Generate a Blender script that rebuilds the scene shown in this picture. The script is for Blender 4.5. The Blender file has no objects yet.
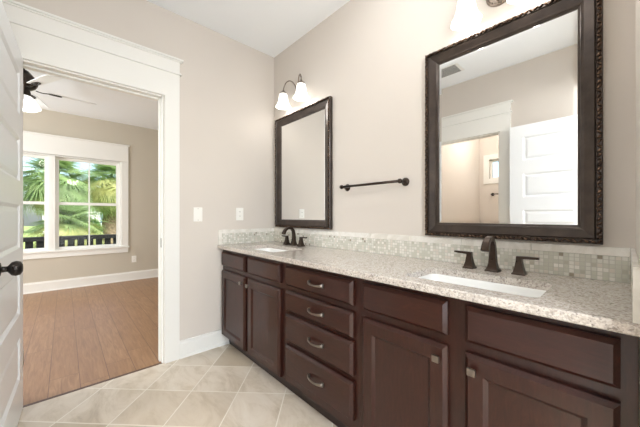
import bpy, bmesh, math, random
from mathutils import Vector, Matrix
random.seed(7)
scene = bpy.context.scene
R = math.radians

# ------------------------------------------------------------------ camera
CAM = Vector((2.378, -1.55, 1.12))
cd = bpy.data.cameras.new('camera'); cam = bpy.data.objects.new('camera', cd)
scene.collection.objects.link(cam)
cd.sensor_width = 36.0; cd.lens = 36.0 * 280.0 / 640.0
cd.shift_y = 2.5 / 640.0
cd.clip_start = 0.01; cd.clip_end = 300
cam.location = CAM; cam.rotation_euler = (R(90), 0, R(90 - 42.4))
scene.camera = cam

# ------------------------------------------------------------------ world, sun, large lights, exposure
w = bpy.data.worlds.new('sky'); scene.world = w; w.use_nodes = True
nt = w.node_tree; nt.nodes.clear()
wo = nt.nodes.new('ShaderNodeOutputWorld'); bg = nt.nodes.new('ShaderNodeBackground')
sk = nt.nodes.new('ShaderNodeTexSky'); sk.sky_type = 'NISHITA'; sk.sun_disc = False
sk.sun_elevation = R(48); sk.sun_rotation = R(70); sk.dust_density = 2.5; sk.air_density = 1.0; sk.ozone_density = 1.5
nt.links.new(sk.outputs[0], bg.inputs[0]); nt.links.new(bg.outputs[0], wo.inputs[0])
bg.inputs[1].default_value = 0.36

def lamp(name, kind, loc, power, col=(1, 1, 1), size=.1, rot=(0, 0, 0), sy=None):
    d = bpy.data.lights.new(name, kind); d.energy = power; d.color = col
    if kind == 'AREA':
        d.shape = 'RECTANGLE'; d.size = size; d.size_y = sy or size
    elif kind == 'SUN': d.angle = R(1.2)
    else: d.shadow_soft_size = size
    o = bpy.data.objects.new(name, d); scene.collection.objects.link(o)
    o.location = loc; o.rotation_euler = rot
    return o
lamp('sun', 'SUN', (5, 5, 9), 4.8, (1, .95, .86), rot=(R(40), 0, R(118)))
lamp('hall_daylight_fill', 'AREA', (3.52, -1.7, 1.15), 37, (.86, .93, 1), 2.0, (0, R(90), 0), 2.2)  # added area lamp standing in for daylight at the unseen hall window
lamp('bath_fill_light', 'POINT', (1.55, -.55, 2.45), 4.2, (.97, .985, 1), .07)  # fill light added out of view to brighten the bathroom
lamp('hall_fill_light', 'POINT', (3.0, -1.35, 2.3), 38, (.97, .985, 1), .16)  # unseen fill light added behind the camera
lamp('bedroom_side_fill', 'AREA', (-1.8, -4.45, 1.4), 88, (.93, .97, 1), 1.6, (R(90), 0, 0), 1.8)  # added area lamp standing in for daylight; this wall has no window
lamp('bedroom_fan_light', 'POINT', (-1.79, -1.86, 2.14), 4, (1, .97, .93), .07)
lamp('shower_room_fill_light', 'POINT', (1.35, -3.0, 2.4), 24, (1, .93, .86), .12)  # added lamp, out of view, to light the shower room

scene.view_settings.view_transform = 'Standard'; scene.view_settings.look = 'None'
scene.view_settings.gamma = 1.0; scene.view_settings.use_curve_mapping = False
scene.view_settings.exposure = 0.45
scene.cycles.use_denoising = True
scene.cycles.max_bounces = 10; scene.cycles.diffuse_bounces = 5; scene.cycles.glossy_bounces = 6
scene.cycles.transparent_max_bounces = 12
scene.cycles.caustics_reflective = False; scene.cycles.caustics_refractive = False
scene.cycles.sample_clamp_indirect = 6.0

# ------------------------------------------------------------------ materials
def srgb(r, g, b):
    f = lambda c: ((c / 255 + .055) / 1.055) ** 2.4 if c / 255 > .04045 else c / 255 / 12.92
    return (f(r), f(g), f(b), 1)

class NB:
    def __init__(s, name):
        s.m = bpy.data.materials.new(name); s.m.use_nodes = True; s.t = s.m.node_tree
        s.b = s.t.nodes['Principled BSDF']; s.out = s.t.nodes['Material Output']
        s.co = s.n('ShaderNodeTexCoord').outputs['Object']
    def n(s, typ, **kw):
        x = s.t.nodes.new(typ)
        for k, v in kw.items(): setattr(x, k, v)
        return x
    def l(s, a, b): s.t.links.new(a, b)
    def setv(s, sock, v):
        if isinstance(v, (int, float, tuple)): sock.default_value = v
        else: s.l(v, sock)
    def math(s, op, a, b=0.0, c=0.0):
        x = s.n('ShaderNodeMath', operation=op)
        for i, v in enumerate((a, b, c)): s.setv(x.inputs[i], v)
        return x.outputs[0]
    def noise(s, scale, detail=3, rough=.5, vec=None, dist=0):
        x = s.n('ShaderNodeTexNoise'); x.inputs['Scale'].default_value = scale
        x.inputs['Detail'].default_value = detail; x.inputs['Roughness'].default_value = rough
        x.inputs['Distortion'].default_value = dist
        s.l(vec or s.co, x.inputs['Vector']); return x.outputs['Fac']
    def ramp(s, fac, stops, interp='LINEAR'):
        x = s.n('ShaderNodeValToRGB'); r = x.color_ramp; r.interpolation = interp
        while len(r.elements) < len(stops): r.elements.new(.5)
        for e, (p, c) in zip(r.elements, stops):
            e.position = p; e.color = c if len(c) == 4 else (*c, 1)
        s.l(fac, x.inputs[0]); return x.outputs[0]
    def mix(s, fac, a, b, mode='MIX'):
        x = s.n('ShaderNodeMix', data_type='RGBA', blend_type=mode)
        s.setv(x.inputs[0], fac); s.setv(x.inputs[6], a); s.setv(x.inputs[7], b)
        return x.outputs[2]
    def xyz(s, vec=None):
        x = s.n('ShaderNodeSeparateXYZ'); s.l(vec or s.co, x.inputs[0]); return x.outputs
    def comb(s, x, y, z):
        c = s.n('ShaderNodeCombineXYZ')
        for i, v in enumerate((x, y, z)): s.setv(c.inputs[i], v)
        return c.outputs[0]
    def white(s, vec):
        x = s.n('ShaderNodeTexWhiteNoise', noise_dimensions='3D'); s.l(vec, x.inputs['Vector']); return x.outputs['Value']
    def bump(s, h, st=.2, dist=.01):
        x = s.n('ShaderNodeBump'); x.inputs['Strength'].default_value = st; x.inputs['Distance'].default_value = dist
        s.l(h, x.inputs['Height']); s.l(x.outputs[0], s.b.inputs['Normal'])
    def fin(s, col=None, rough=.5, metal=0, **kw):
        if col is not None: s.setv(s.b.inputs['Base Color'], col)
        s.setv(s.b.inputs['Roughness'], rough); s.setv(s.b.inputs['Metallic'], metal)
        for k, v in kw.items(): s.setv(s.b.inputs[k.replace('_', ' ')], v)
        return s.m

def paint(name, c, rough=.6, var=.03, bs=120, bst=.05):
    k = NB(name); n = k.noise(2.2, 2)
    col = k.mix(n, tuple(max(0, x * (1 - var)) for x in c[:3]) + (1,), tuple(min(1, x * (1 + var)) for x in c[:3]) + (1,))
    k.bump(k.noise(bs, 2), bst, .002)
    return k.fin(col, rough)

M = {}
M['wall'] = paint('beige_wall_paint', srgb(216, 208, 199), .75)
M['wall_bed'] = paint('bedroom_wall_paint', srgb(200, 192, 177), .75)
M['ceiling'] = paint('white_ceiling_paint', srgb(247, 250, 253), .8)
M['trim'] = paint('white_trim_paint', srgb(238, 237, 232), .35, .01, 30, .02)
M['door'] = paint('white_door_paint', srgb(240, 243, 246), .3, .01, 30, .02)
M['plate'] = paint('white_plastic', srgb(244, 242, 236), .3, .01)
M['slat'] = paint('grey_vent_gap', srgb(150, 150, 148), .6)
M['slot'] = paint('dark_slot', srgb(40, 38, 36), .5)
M['porcelain'] = paint('white_porcelain', srgb(246, 246, 244), .08, .005, 20, .0)

def metal(name, c, rough, met=1.0, var=.25):
    k = NB(name); n = k.noise(25, 4)
    col = k.mix(n, tuple(x * (1 - var) for x in c[:3]) + (1,), tuple(min(1, x * (1 + var)) for x in c[:3]) + (1,))
    return k.fin(col, k.math('MULTIPLY_ADD', n, .15, rough - .07), met)
M['bronze'] = metal('oil_rubbed_bronze', srgb(70, 60, 54), .3)
M['nickel'] = metal('brushed_nickel', srgb(132, 124, 116), .34, 1, .08)
M['lampmetal'] = metal('aged_nickel_lamp', srgb(150, 138, 128), .28, 1, .15)
M['steel'] = metal('steel', srgb(170, 168, 165), .35)
M['blackmetal'] = metal('black_iron_knob', srgb(44, 40, 38), .3, .7)
M['fanmetal'] = metal('dark_bronze_fan', srgb(60, 54, 50), .3, .9)

k = NB('espresso_wood')                       # stained maple cabinet wood
v = k.n('ShaderNodeMapping'); k.l(k.co, v.inputs[0]); v.inputs['Scale'].default_value = (9, 9, 1.4)
g = k.noise(5, 6, .65, v.outputs[0], 2.0); big = k.ramp(k.noise(5, 4, .6), [(.3, (0, 0, 0)), (.7, (1, 1, 1))])
col = k.ramp(g, [(.25, srgb(36, 16, 11)), (.55, srgb(55, 26, 19)), (.8, srgb(72, 37, 28))])
col = k.mix(k.math('MULTIPLY', big, .5), col, srgb(46, 25, 19))
k.bump(g, .04, .003)
M['wood'] = k.fin(col, .45, 0, Coat_Weight=.55, Coat_Roughness=.14, Coat_IOR=1.5, Specular_IOR_Level=.15)
k = NB('espresso_wood_cross_grain')
v = k.n('ShaderNodeMapping'); k.l(k.co, v.inputs[0]); v.inputs['Scale'].default_value = (1.4, 9, 9)
g = k.noise(5, 6, .65, v.outputs[0], 2.0); big = k.ramp(k.noise(5, 4, .6), [(.3, (0, 0, 0)), (.7, (1, 1, 1))])
col = k.ramp(g, [(.25, srgb(36, 16, 11)), (.55, srgb(55, 26, 19)), (.8, srgb(72, 37, 28))])
col = k.mix(k.math('MULTIPLY', big, .5), col, srgb(46, 25, 19))
k.bump(g, .04, .003)
M['woodx'] = k.fin(col, .45, 0, Coat_Weight=.55, Coat_Roughness=.14, Coat_IOR=1.5, Specular_IOR_Level=.15)
M['kick'] = paint('dark_toe_kick', srgb(38, 24, 20), .5)

k = NB('mirror_frame_finish')
g = k.noise(14, 4, .6)
M['frame'] = k.fin(k.ramp(g, [(.3, srgb(48, 40, 35)), (.7, srgb(72, 61, 54))]), .36, .5, Coat_Weight=.25, Coat_Roughness=.15)
k = NB('mirror_frame_ornament')
g = k.noise(60, 4, .7)
M['orn'] = k.fin(k.ramp(g, [(.35, srgb(30, 22, 18)), (.55, srgb(84, 64, 50)), (.75, srgb(170, 142, 118))]), .22, .8)
k = NB('mirror_silver'); M['mirror'] = k.fin((.93, .94, .935, 1), .0, 1.0)

k = NB('speckled_granite')
def vor(k, scale):
    x = k.n('ShaderNodeTexVoronoi'); x.inputs['Scale'].default_value = scale; k.l(k.co, x.inputs['Vector'])
    return x.outputs['Color'], x.outputs['Distance']
c1, _ = vor(k, 230); c2, _ = vor(k, 120)
s1 = k.xyz(c1)[0]; s2 = k.xyz(c2)[1]
base = k.ramp(s1, [(0, srgb(212, 204, 195)), (.42, srgb(188, 177, 167)), (.62, srgb(156, 143, 132)), (.8, srgb(224, 220, 214)), (.90, srgb(100, 91, 86))], 'CONSTANT')
cl = k.ramp(s2, [(0, srgb(206, 198, 189)), (.5, srgb(190, 181, 171)), (.85, srgb(160, 150, 142))], 'CONSTANT')
M['granite'] = k.fin(k.mix(k.math('MULTIPLY_ADD', k.noise(9, 2), .5, .3), base, cl), .14, 0)

def cells(k, u, vv, su, sv, grout):
    """cell id noise, grout mask (1 in tile)"""
    a = k.math('DIVIDE', u, su); b = k.math('DIVIDE', vv, sv)
    idv = k.comb(k.math('FLOOR', a), k.math('FLOOR', b), 0.0)
    fa = k.math('ABSOLUTE', k.math('SUBTRACT', k.math('FRACT', a), .5)); fb = k.math('ABSOLUTE', k.math('SUBTRACT', k.math('FRACT', b), .5))
    da = k.math('MULTIPLY', k.math('SUBTRACT', .5, fa), su); db = k.math('MULTIPLY', k.math('SUBTRACT', .5, fb), sv)
    d = k.math('MINIMUM', da, db)
    mr = k.n('ShaderNodeMapRange'); k.l(d, mr.inputs[0]); mr.inputs[1].default_value = grout * .5; mr.inputs[2].default_value = grout * .5 + grout * .5
    return idv, mr.outputs[0]

k = NB('glass_stone_mosaic')
X = k.xyz(); u = k.math('SUBTRACT', X[0], X[1]); 
idv, msk = cells(k, u, X[2], .0165, .0163, .0016)
wn = k.white(idv)
tc = k.ramp(wn, [(0, srgb(222, 221, 211)), (.24, srgb(208, 207, 194)), (.44, srgb(232, 229, 221)), (.64, srgb(200, 200, 186)), (.78, srgb(215, 208, 196)), (.90, srgb(188, 185, 170)), (.965, srgb(150, 141, 124))], 'CONSTANT')
k.bump(msk, .5, .0015)
M['mosaic'] = k.fin(k.mix(msk, srgb(196, 194, 184), tc), k.math('MULTIPLY_ADD', wn, .3, .12))
k = NB('white_marble_cap_tile')
g = k.noise(11, 5, .6, None, 1.5)
M['captile'] = k.fin(k.ramp(g, [(.35, srgb(222, 218, 208)), (.6, srgb(238, 235, 228))]), .25)

k = NB('travertine_look_floor_tile')
X = k.xyz(); q = math.sqrt(.5); S = .300
ax_, ay_ = .288, -1.160
xx = k.math('SUBTRACT', X[0], ax_); yy = k.math('SUBTRACT', X[1], ay_)
u = k.math('MULTIPLY', k.math('ADD', xx, yy), q); vv = k.math('MULTIPLY', k.math('SUBTRACT', xx, yy), q)
idv, msk = cells(k, u, vv, S, S, .0042)
wn = k.white(idv)
off = k.n('ShaderNodeVectorMath', operation='MULTIPLY_ADD'); k.l(idv, off.inputs[0]); off.inputs[1].default_value = (3.7, 5.3, 1); k.l(k.co, off.inputs[2])
mp = k.n('ShaderNodeMapping'); k.l(off.outputs[0], mp.inputs[0]); mp.inputs['Rotation'].default_value = (0, 0, .6); mp.inputs['Scale'].default_value = (1, 2.2, 1)
g = k.noise(3.4, 8, .7, mp.outputs[0], .7)
tc = k.ramp(g, [(.22, srgb(162, 146, 124)), (.38, srgb(198, 184, 163)), (.52, srgb(216, 204, 187)), (.75, srgb(226, 217, 203))])
tc = k.mix(k.math('MULTIPLY', k.math('POWER', wn, 1.8), .9), tc, srgb(186, 170, 146))
k.bump(msk, .3, .002)
M['tile'] = k.fin(k.mix(msk, srgb(232, 225, 212), tc), k.math('MULTIPLY_ADD', g, .2, .25))

k = NB('wood_plank_floor')
X = k.xyz(); row = k.math('FLOOR', k.math('DIVIDE', k.math('ADD', X[1], 5.002), .1535))
sh = k.math('MULTIPLY', k.white(k.comb(row, 3.0, 0.0)), 1.2)
u = k.math('ADD', X[0], sh); vv = k.math('ADD', X[1], 5.002)
idv, msk = cells(k, u, vv, 1.2, .1535, .0022)
wn = k.white(idv)
mp = k.n('ShaderNodeMapping'); k.l(k.co, mp.inputs[0]); mp.inputs['Scale'].default_value = (1.2, 14, 1)
off = k.n('ShaderNodeVectorMath', operation='MULTIPLY_ADD'); k.l(idv, off.inputs[0]); off.inputs[1].default_value = (2.1, 4.3, 1); k.l(mp.outputs[0], off.inputs[2])
g = k.noise(4, 6, .6, off.outputs[0], .8)
tc = k.ramp(g, [(.25, srgb(134, 98, 70)), (.5, srgb(162, 125, 93)), (.78, srgb(186, 150, 116))])
tc = k.mix(k.math('MULTIPLY', wn, .35), tc, srgb(146, 108, 78))
k.bump(msk, .3, .001)
M['plank'] = k.fin(k.mix(msk, srgb(108, 80, 64), tc), k.math('MULTIPLY_ADD', g, .2, .3))
M['threshold'] = paint('brown_threshold', srgb(92, 66, 52), .4)

def emis(name, c, st, base=(.9, .9, .88, 1)):
    k = NB(name); n = k.noise(3, 2)
    k.setv(k.b.inputs['Emission Color'], k.mix(n, c, tuple(min(1, x * 1.04) for x in c[:3]) + (1,)))
    k.b.inputs['Emission Strength'].default_value = st
    return k.fin(base, .3)
M['shade'] = emis('lit_frosted_shade', (1, .955, .90, 1), 1.2, (.45, .44, .42, 1))
M['bulb'] = emis('lit_bulb', (1, .9, .75, 1), 9)
M['fanshade'] = emis('lit_fan_bowl', (1, .97, .92, 1), .75)
M['lens'] = emis('fill_lamp_lens', (1, .96, .9, 1), 4)  # glowing diffuser of the added ceiling fixtures

k = NB('window_glass')
gl = k.n('ShaderNodeBsdfGlossy'); gl.inputs['Roughness'].default_value = .0
tr = k.n('ShaderNodeBsdfTransparent'); tr.inputs[0].default_value = (.97, .985, .98, 1)
fr = k.n('ShaderNodeFresnel'); fr.inputs[0].default_value = 1.45
mx = k.n('ShaderNodeMixShader'); k.l(k.math('MULTIPLY', fr.outputs[0], .22), mx.inputs[0]); k.l(tr.outputs[0], mx.inputs[1]); k.l(gl.outputs[0], mx.inputs[2])
k.l(mx.outputs[0], k.out.inputs[0]); M['glass'] = k.m

M['fence'] = paint('black_painted_wood', srgb(30, 29, 28), .5)
k = NB('lawn_grass'); g = k.noise(3, 6); M['grass'] = k.fin(k.ramp(g, [(.3, srgb(120, 142, 66)), (.7, srgb(176, 190, 110))]), .8)
def leafmat(name, a, b):
    k = NB(name); g = k.noise(2.3, 4)
    k.b.inputs['Subsurface Weight'].default_value = 0
    col = k.ramp(g, [(.3, a), (.7, b)])
    m = k.fin(col, .45)
    t = k.n('ShaderNodeBsdfTranslucent'); k.l(col, t.inputs[0])
    mx = k.n('ShaderNodeMixShader'); mx.inputs[0].default_value = .35
    k.l(k.b.outputs[0], mx.inputs[1]); k.l(t.outputs[0], mx.inputs[2]); k.l(mx.outputs[0], k.out.inputs[0])
    return m
M['frond1'] = leafmat('green_frond', srgb(84, 120, 62), srgb(182, 204, 140))
M['frond2'] = leafmat('yellow_green_frond', srgb(134, 146, 72), srgb(226, 224, 160))
M['frond3'] = leafmat('dry_frond', srgb(150, 132, 92), srgb(200, 184, 140))
M['shrub'] = leafmat('shrub_leaf', srgb(60, 98, 52), srgb(110, 140, 80))
k = NB('palm_bark'); g = k.noise(18, 5); k.bump(g, .6, .03); M['bark'] = k.fin(k.ramp(g, [(.3, srgb(92, 78, 62)), (.7, srgb(150, 132, 108))]), .9)
M['housewall'] = paint('pale_siding', srgb(226, 228, 230), .7)
M['roof'] = paint('grey_shingles', srgb(122, 124, 130), .9)
M['dkglass'] = paint('dark_window', srgb(96, 116, 134), .15)

# ------------------------------------------------------------------ mesh helpers (world coordinates in, local coordinates out)
ORG = {}
class MB:
    def __init__(s): s.bm = bmesh.new(); s.smooth = False
    def box(s, a, b, bev=0.0, rot=None, piv=None):
        a = Vector(a); b = Vector(b)
        lo = Vector([min(a[i], b[i]) for i in range(3)]); hi = Vector([max(a[i], b[i]) for i in range(3)])
        t = bmesh.new(); bmesh.ops.create_cube(t, size=1)
        for v in t.verts: v.co = Vector([lo[i] + (v.co[i] + .5) * (hi[i] - lo[i]) for i in range(3)])
        if bev > 0: bmesh.ops.bevel(t, geom=t.edges[:], offset=bev, segments=2, affect='EDGES', profile=.6)
        if rot is not None:
            p = Vector(piv) if piv is not None else (lo + hi) / 2
            for v in t.verts: v.co = p + rot @ (v.co - p)
        s.merge(t); return s
    def merge(s, t):
        m = bpy.data.meshes.new('tmp'); t.to_mesh(m); t.free(); s.bm.from_mesh(m); bpy.data.meshes.remove(m)
    def loops(s, rings, closed=True, cap=True, smooth=True):
        vs = [[s.bm.verts.new(p) for p in r] for r in rings]
        n = len(vs[0])
        for i in range(len(vs) - 1):
            for j in range(n if closed else n - 1):
                f = s.bm.faces.new((vs[i][j], vs[i][(j + 1) % n], vs[i + 1][(j + 1) % n], vs[i + 1][j])); f.smooth = smooth
        if cap:
            for r in (vs[0], vs[-1]):
                try: s.bm.faces.new(r)
                except ValueError: pass
        return s
    def tube(s, pts, rad, n=12, flat=None):
        """tube along points; rad a number, list, or list of (rx, ry) with flat = preferred side axis"""
        pts = [Vector(p) for p in pts]; rings = []; prev = None
        for i, p in enumerate(pts):
            d = (pts[min(i + 1, len(pts) - 1)] - pts[max(i - 1, 0)]).normalized()
            if prev is None:
                a = Vector(flat) if flat else (Vector((0, 0, 1)) if abs(d.z) < .9 else Vector((1, 0, 0)))
            else: a = prev
            sx = (a - d * a.dot(d)).normalized(); sy = d.cross(sx); prev = sx
            r = rad[i] if isinstance(rad, (list, tuple)) else rad
            rx, ry = r if isinstance(r, tuple) else (r, r)
            rings.append([p + sx * rx * math.cos(t) + sy * ry * math.sin(t) for t in [2 * math.pi * (j + .5) / n for j in range(n)]])
        return s.loops(rings, smooth=n > 4)
    def lathe(s, prof, c, axis='z', n=28, cap=False, ang=None):
        c = Vector(c); rings = []
        for r, h in prof:
            ring = []
            for j in range(n):
                t = 2 * math.pi * j / n; a, b = r * math.cos(t), r * math.sin(t)
                ring.append(c + {'z': Vector((a, b, h)), 'y': Vector((a, h, b)), 'x': Vector((h, a, b))}[axis])
            rings.append(ring)
        return s.loops(rings, cap=cap)
    def sphere(s, c, r, sc=(1, 1, 1), rot=None, u=12, v=8):
        t = bmesh.new(); bmesh.ops.create_uvsphere(t, u_segments=u, v_segments=v, radius=r)
        for x in t.verts:
            p = Vector((x.co.x * sc[0], x.co.y * sc[1], x.co.z * sc[2]))
            if rot is not None: p = rot @ p
            x.co = p + Vector(c)
        for f in t.faces: f.smooth = True
        s.merge(t); return s
    def prism(s, poly, fn, d0, d1):
        a = [s.bm.verts.new(fn(u, v, d0)) for u, v in poly]; b = [s.bm.verts.new(fn(u, v, d1)) for u, v in poly]
        n = len(poly); s.bm.faces.new(a); s.bm.faces.new(b[::-1])
        for i in range(n): s.bm.faces.new((a[i], a[(i + 1) % n], b[(i + 1) % n], b[i]))
        return s
    def link(s, name, mat, parent=None, origin=None, kind=None, normals=True):
        bm = s.bm
        if normals: bmesh.ops.recalc_face_normals(bm, faces=bm.faces[:])
        if parent is not None: o0 = ORG[parent.name]
        elif origin is not None: o0 = Vector(origin)
        else:
            xs = [v.co for v in bm.verts]
            o0 = Vector(((min(p.x for p in xs) + max(p.x for p in xs)) / 2, (min(p.y for p in xs) + max(p.y for p in xs)) / 2, min(p.z for p in xs)))
            if kind == 'structure': o0 = Vector((0, 0, 0))
        for v in bm.verts: v.co -= o0
        me = bpy.data.meshes.new(name); bm.to_mesh(me); bm.free(); me.materials.append(M[mat])
        o = bpy.data.objects.new(name, me); scene.collection.objects.link(o)
        if parent is not None: o.parent = parent
        else: o.location = o0
        ORG[o.name] = o0
        if kind: o['kind'] = kind
        return o

def tag(o, label, cat, group=None, kind=None):
    o['label'] = label; o['category'] = cat
    if group: o['group'] = group
    if kind: o['kind'] = kind
    return o
def thing(name, loc, label, cat, group=None):
    o = bpy.data.objects.new(name, None); scene.collection.objects.link(o)
    o.location = loc; o.empty_display_size = .1; ORG[o.name] = Vector(loc)
    return tag(o, label, cat, group)
def bx(name, a, b, mat, parent=None, bev=0, kind=None):
    return MB().box(a, b, bev).link(name, mat, parent, kind=kind)

def slab(u0, u1, v0, v1, t, rects, depth, bevel, fn, edge=0.0, both=False, panel_out=None, raise_=0.0):
    """slab in (u, v, w); w = 0 is the front plane, w = t the back. rects are recessed with a sloped bevel.
    panel_out: an MB that gets the recessed field as its own mesh."""
    m = MB()
    def face(ps, flip=False):
        vs = [m.bm.verts.new(fn(*p)) for p in ps]; m.bm.faces.new(vs[::-1] if flip else vs)
    def front(w, sg):
        us = sorted({u0 + edge, u1 - edge, *[r[0] for r in rects], *[r[1] for r in rects]})
        vs = sorted({v0 + edge, v1 - edge, *[r[2] for r in rects], *[r[3] for r in rects]})
        for i in range(len(us) - 1):
            for j in range(len(vs) - 1):
                cu, cv = (us[i] + us[i + 1]) / 2, (vs[j] + vs[j + 1]) / 2
                if any(r[0] < cu < r[1] and r[2] < cv < r[3] for r in rects): continue
                face([(us[i], vs[j], w), (us[i + 1], vs[j], w), (us[i + 1], vs[j + 1], w), (us[i], vs[j + 1], w)])
        for a, b, c, d in rects:
            o = [(a, c), (b, c), (b, d), (a, d)]
            q = bevel; i_ = [(a + q, c + q), (b - q, c + q), (b - q, d - q), (a + q, d - q)]
            for k_ in range(4):
                l = (k_ + 1) % 4
                face([(*o[k_], w), (*o[l], w), (*i_[l], w + sg * depth), (*i_[k_], w + sg * depth)])
            if panel_out is None: face([(*p, w + sg * depth) for p in i_])
            else:
                t0 = w + sg * depth
                if raise_ > 0:
                    g = .022; j_ = [(a + q + g, c + q + g), (b - q - g, c + q + g), (b - q - g, d - q - g), (a + q + g, d - q - g)]
                    P = panel_out() if callable(panel_out) else panel_out
                    def pf(ps):
                        P.bm.faces.new([P.bm.verts.new(fn(*p_)) for p_ in ps])
                    for k_ in range(4):
                        l = (k_ + 1) % 4
                        pf([(*i_[k_], t0), (*i_[l], t0), (*j_[l], t0 - sg * raise_), (*j_[k_], t0 - sg * raise_)])
                    pf([(*p, t0 - sg * raise_) for p in j_])
                else:
                    P = panel_out() if callable(panel_out) else panel_out
                    P.bm.faces.new([P.bm.verts.new(fn(*p, t0)) for p in i_])
    front(0, 1)
    if both: front(t, -1)
    else: face([(u0, v0, t), (u1, v0, t), (u1, v1, t), (u0, v1, t)])
    o = [(u0, v0), (u1, v0), (u1, v1), (u0, v1)]; e = edge
    i_ = [(u0 + e, v0 + e), (u1 - e, v0 + e), (u1 - e, v1 - e), (u0 + e, v1 - e)]
    if both and e == 0:
        for k_ in range(4):
            l = (k_ + 1) % 4; face([(*o[k_], 0), (*o[l], 0), (*o[l], t), (*o[k_], t)])
    else:
        for k_ in range(4):
            l = (k_ + 1) % 4
            NS = 1; dd = e * (1.0 if e < .013 else .85); prev = (i_[k_], i_[l], 0)
            for n_ in range(1, NS + 1):
                th = math.pi / 2 * n_ / NS; q1 = math.sin(th); w1 = dd * (1 - math.cos(th))
                pa = tuple(i_[k_][c_] + (o[k_][c_] - i_[k_][c_]) * q1 for c_ in (0, 1)); pb = tuple(i_[l][c_] + (o[l][c_] - i_[l][c_]) * q1 for c_ in (0, 1))
                face([(*prev[0], prev[2]), (*prev[1], prev[2]), (*pb, w1), (*pa, w1)]) if e > 0 else None
                
                prev = (pa, pb, w1)
            face([(*o[k_], dd), (*o[l], dd), (*o[l], t), (*o[k_], t)])
    bmesh.ops.remove_doubles(m.bm, verts=m.bm.verts[:], dist=1e-5)
    return m

# ------------------------------------------------------------------ setting
H = 2.703
S_ = 'structure'
bx('floor', (0, -4.1, -.1), (3.72, 0.12, 0), 'tile', kind=S_)                     # tiled
bx('floor', (-3.6, -4.6, -.1), (-.02, 1.0, -.001), 'plank', kind=S_)              # bedroom planks
bx('trim_1', (-.02, -1.76, -.03), (0, -.996, .002), 'threshold', kind=S_)
bx('ceiling', (-3.6, -4.7, H), (3.75, 1.1, H + .12), 'ceiling', kind=S_)
def wall(name, boxes, mat='wall'):
    m = MB()
    for a, b in boxes: m.box(a, b)
    return m.link(name, mat, kind=S_)
DL, DR, DT = -1.765, -.992, 2.042
wall('wall_vanity', [((0, 0, 0), (2.4, .12, H))])
# end wall: thin skins give each room its own paint
wall('wall_end', [((-.06, DR, 0), (0, .12, H)), ((-.06, -1.95, 0), (0, DL, H)), ((-.06, DL, DT), (0, DR, H))])
wall('wall_bedroom_door_side', [((-.12, DR, 0), (-.06, 1.0, H)), ((-.12, -4.6, 0), (-.06, DL, H)), ((-.12, DL, DT), (-.06, DR, H))], 'wall_bed')
WX = -3.45
WL, WR, WB, WT = -2.545, -.83, .60, 2.045
wall('wall_bedroom_window_side', [((WX - .12, -4.6, 0), (WX, WL, H)), ((WX - .12, WR, 0), (WX, 1.0, H)), ((WX - .12, WL, 0), (WX, WR, WB)), ((WX - .12, WL, WT), (WX, WR, H))], 'wall_bed')
wall('wall_bedroom_right', [((WX, 1.0, 0), (-.06, 1.1, H))], 'wall_bed')
wall('wall_bedroom_left', [((WX, -4.7, 0), (-.06, -4.6, H))], 'wall_bed')
OL, OR_ = .70, 1.456
wall('wall_opposite', [((0, -2.05, 0), (OL, -1.95, H)), ((OR_, -2.05, 0), (2.4, -1.95, H)), ((OL, -2.05, 2.035), (OR_, -1.95, H))])
wall('wall_right', [((2.4, -.645, 0), (2.52, .12, H)), ((2.4, -2.05, 0), (2.52, -1.90, H)), ((2.4, -1.90, 2.32), (2.52, -.645, H)), ((2.4, -4.1, 0), (2.52, -2.05, H))])
# shower room
SW = (.775, 1.36, 1.76, 2.09)
wall('wall_shower_left', [((.5, -4.0, 0), (.62, -2.05, H))])
wall('wall_shower_back', [((.5, -4.1, 0), (SW[0], -4.0 + .1, H)), ((SW[1], -4.1, 0), (2.4, -3.9, H)), ((SW[0], -4.1, 0), (SW[1], -3.9, SW[2])), ((SW[0], -4.1, SW[3]), (SW[1], -3.9, H))])
# hall behind the camera
HW = (-2.9, -.5, .12, 2.25)
wall('wall_hall_window_side', [((3.6, -4.1, 0), (3.72, HW[0], H)), ((3.6, HW[1], 0), (3.72, .12, H)), ((3.6, HW[0], 0), (3.72, HW[1], HW[2])), ((3.6, HW[0], HW[3]), (3.72, HW[1], H))])
wall('wall_hall_vanity_side', [((2.52, 0, 0), (3.6, .12, H))])
wall('wall_hall_back', [((2.52, -4.1, 0), (3.6, -4.0, H))])

# baseboards with a sloped top and shoe moulding
def baseboard(name, p0, p1, nrm, h=.135):
    p0 = Vector((*p0, 0)); p1 = Vector((*p1, 0)); nrm = Vector((*nrm, 0)); d = (p1 - p0)
    prof = [(0, 0), (.024, 0), (.024, .010), (.015, .018), (.015, h - .022), (.010, h - .012), (.010, h - .004), (.004, h), (0, h)]
    m = MB(); m.prism(prof, lambda u, v, w: p0 + d * w + nrm * (u + .0005) + Vector((0, 0, v)), 0, 1)
    return m.link(name, 'trim', kind=S_)
baseboard('baseboard_end', (0, -.882), (0, -.472), (1, 0))
baseboard('baseboard_bedroom', (WX, -4.6), (WX, 1.0), (1, 0), .15)
baseboard('baseboard_bedroom_right', (WX, 1.0), (-.12, 1.0), (0, -1), .15)
baseboard('baseboard_opposite', (.02, -1.95), (.59, -1.95), (0, 1))
baseboard('baseboard_opposite', (1.56, -1.95), (2.4, -1.95), (0, 1))
baseboard('baseboard_shower', (.62, -3.9), (2.4, -3.9), (0, 1))
baseboard('baseboard_shower', (.62, -3.9), (.62, -2.05), (1, 0))

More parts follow.
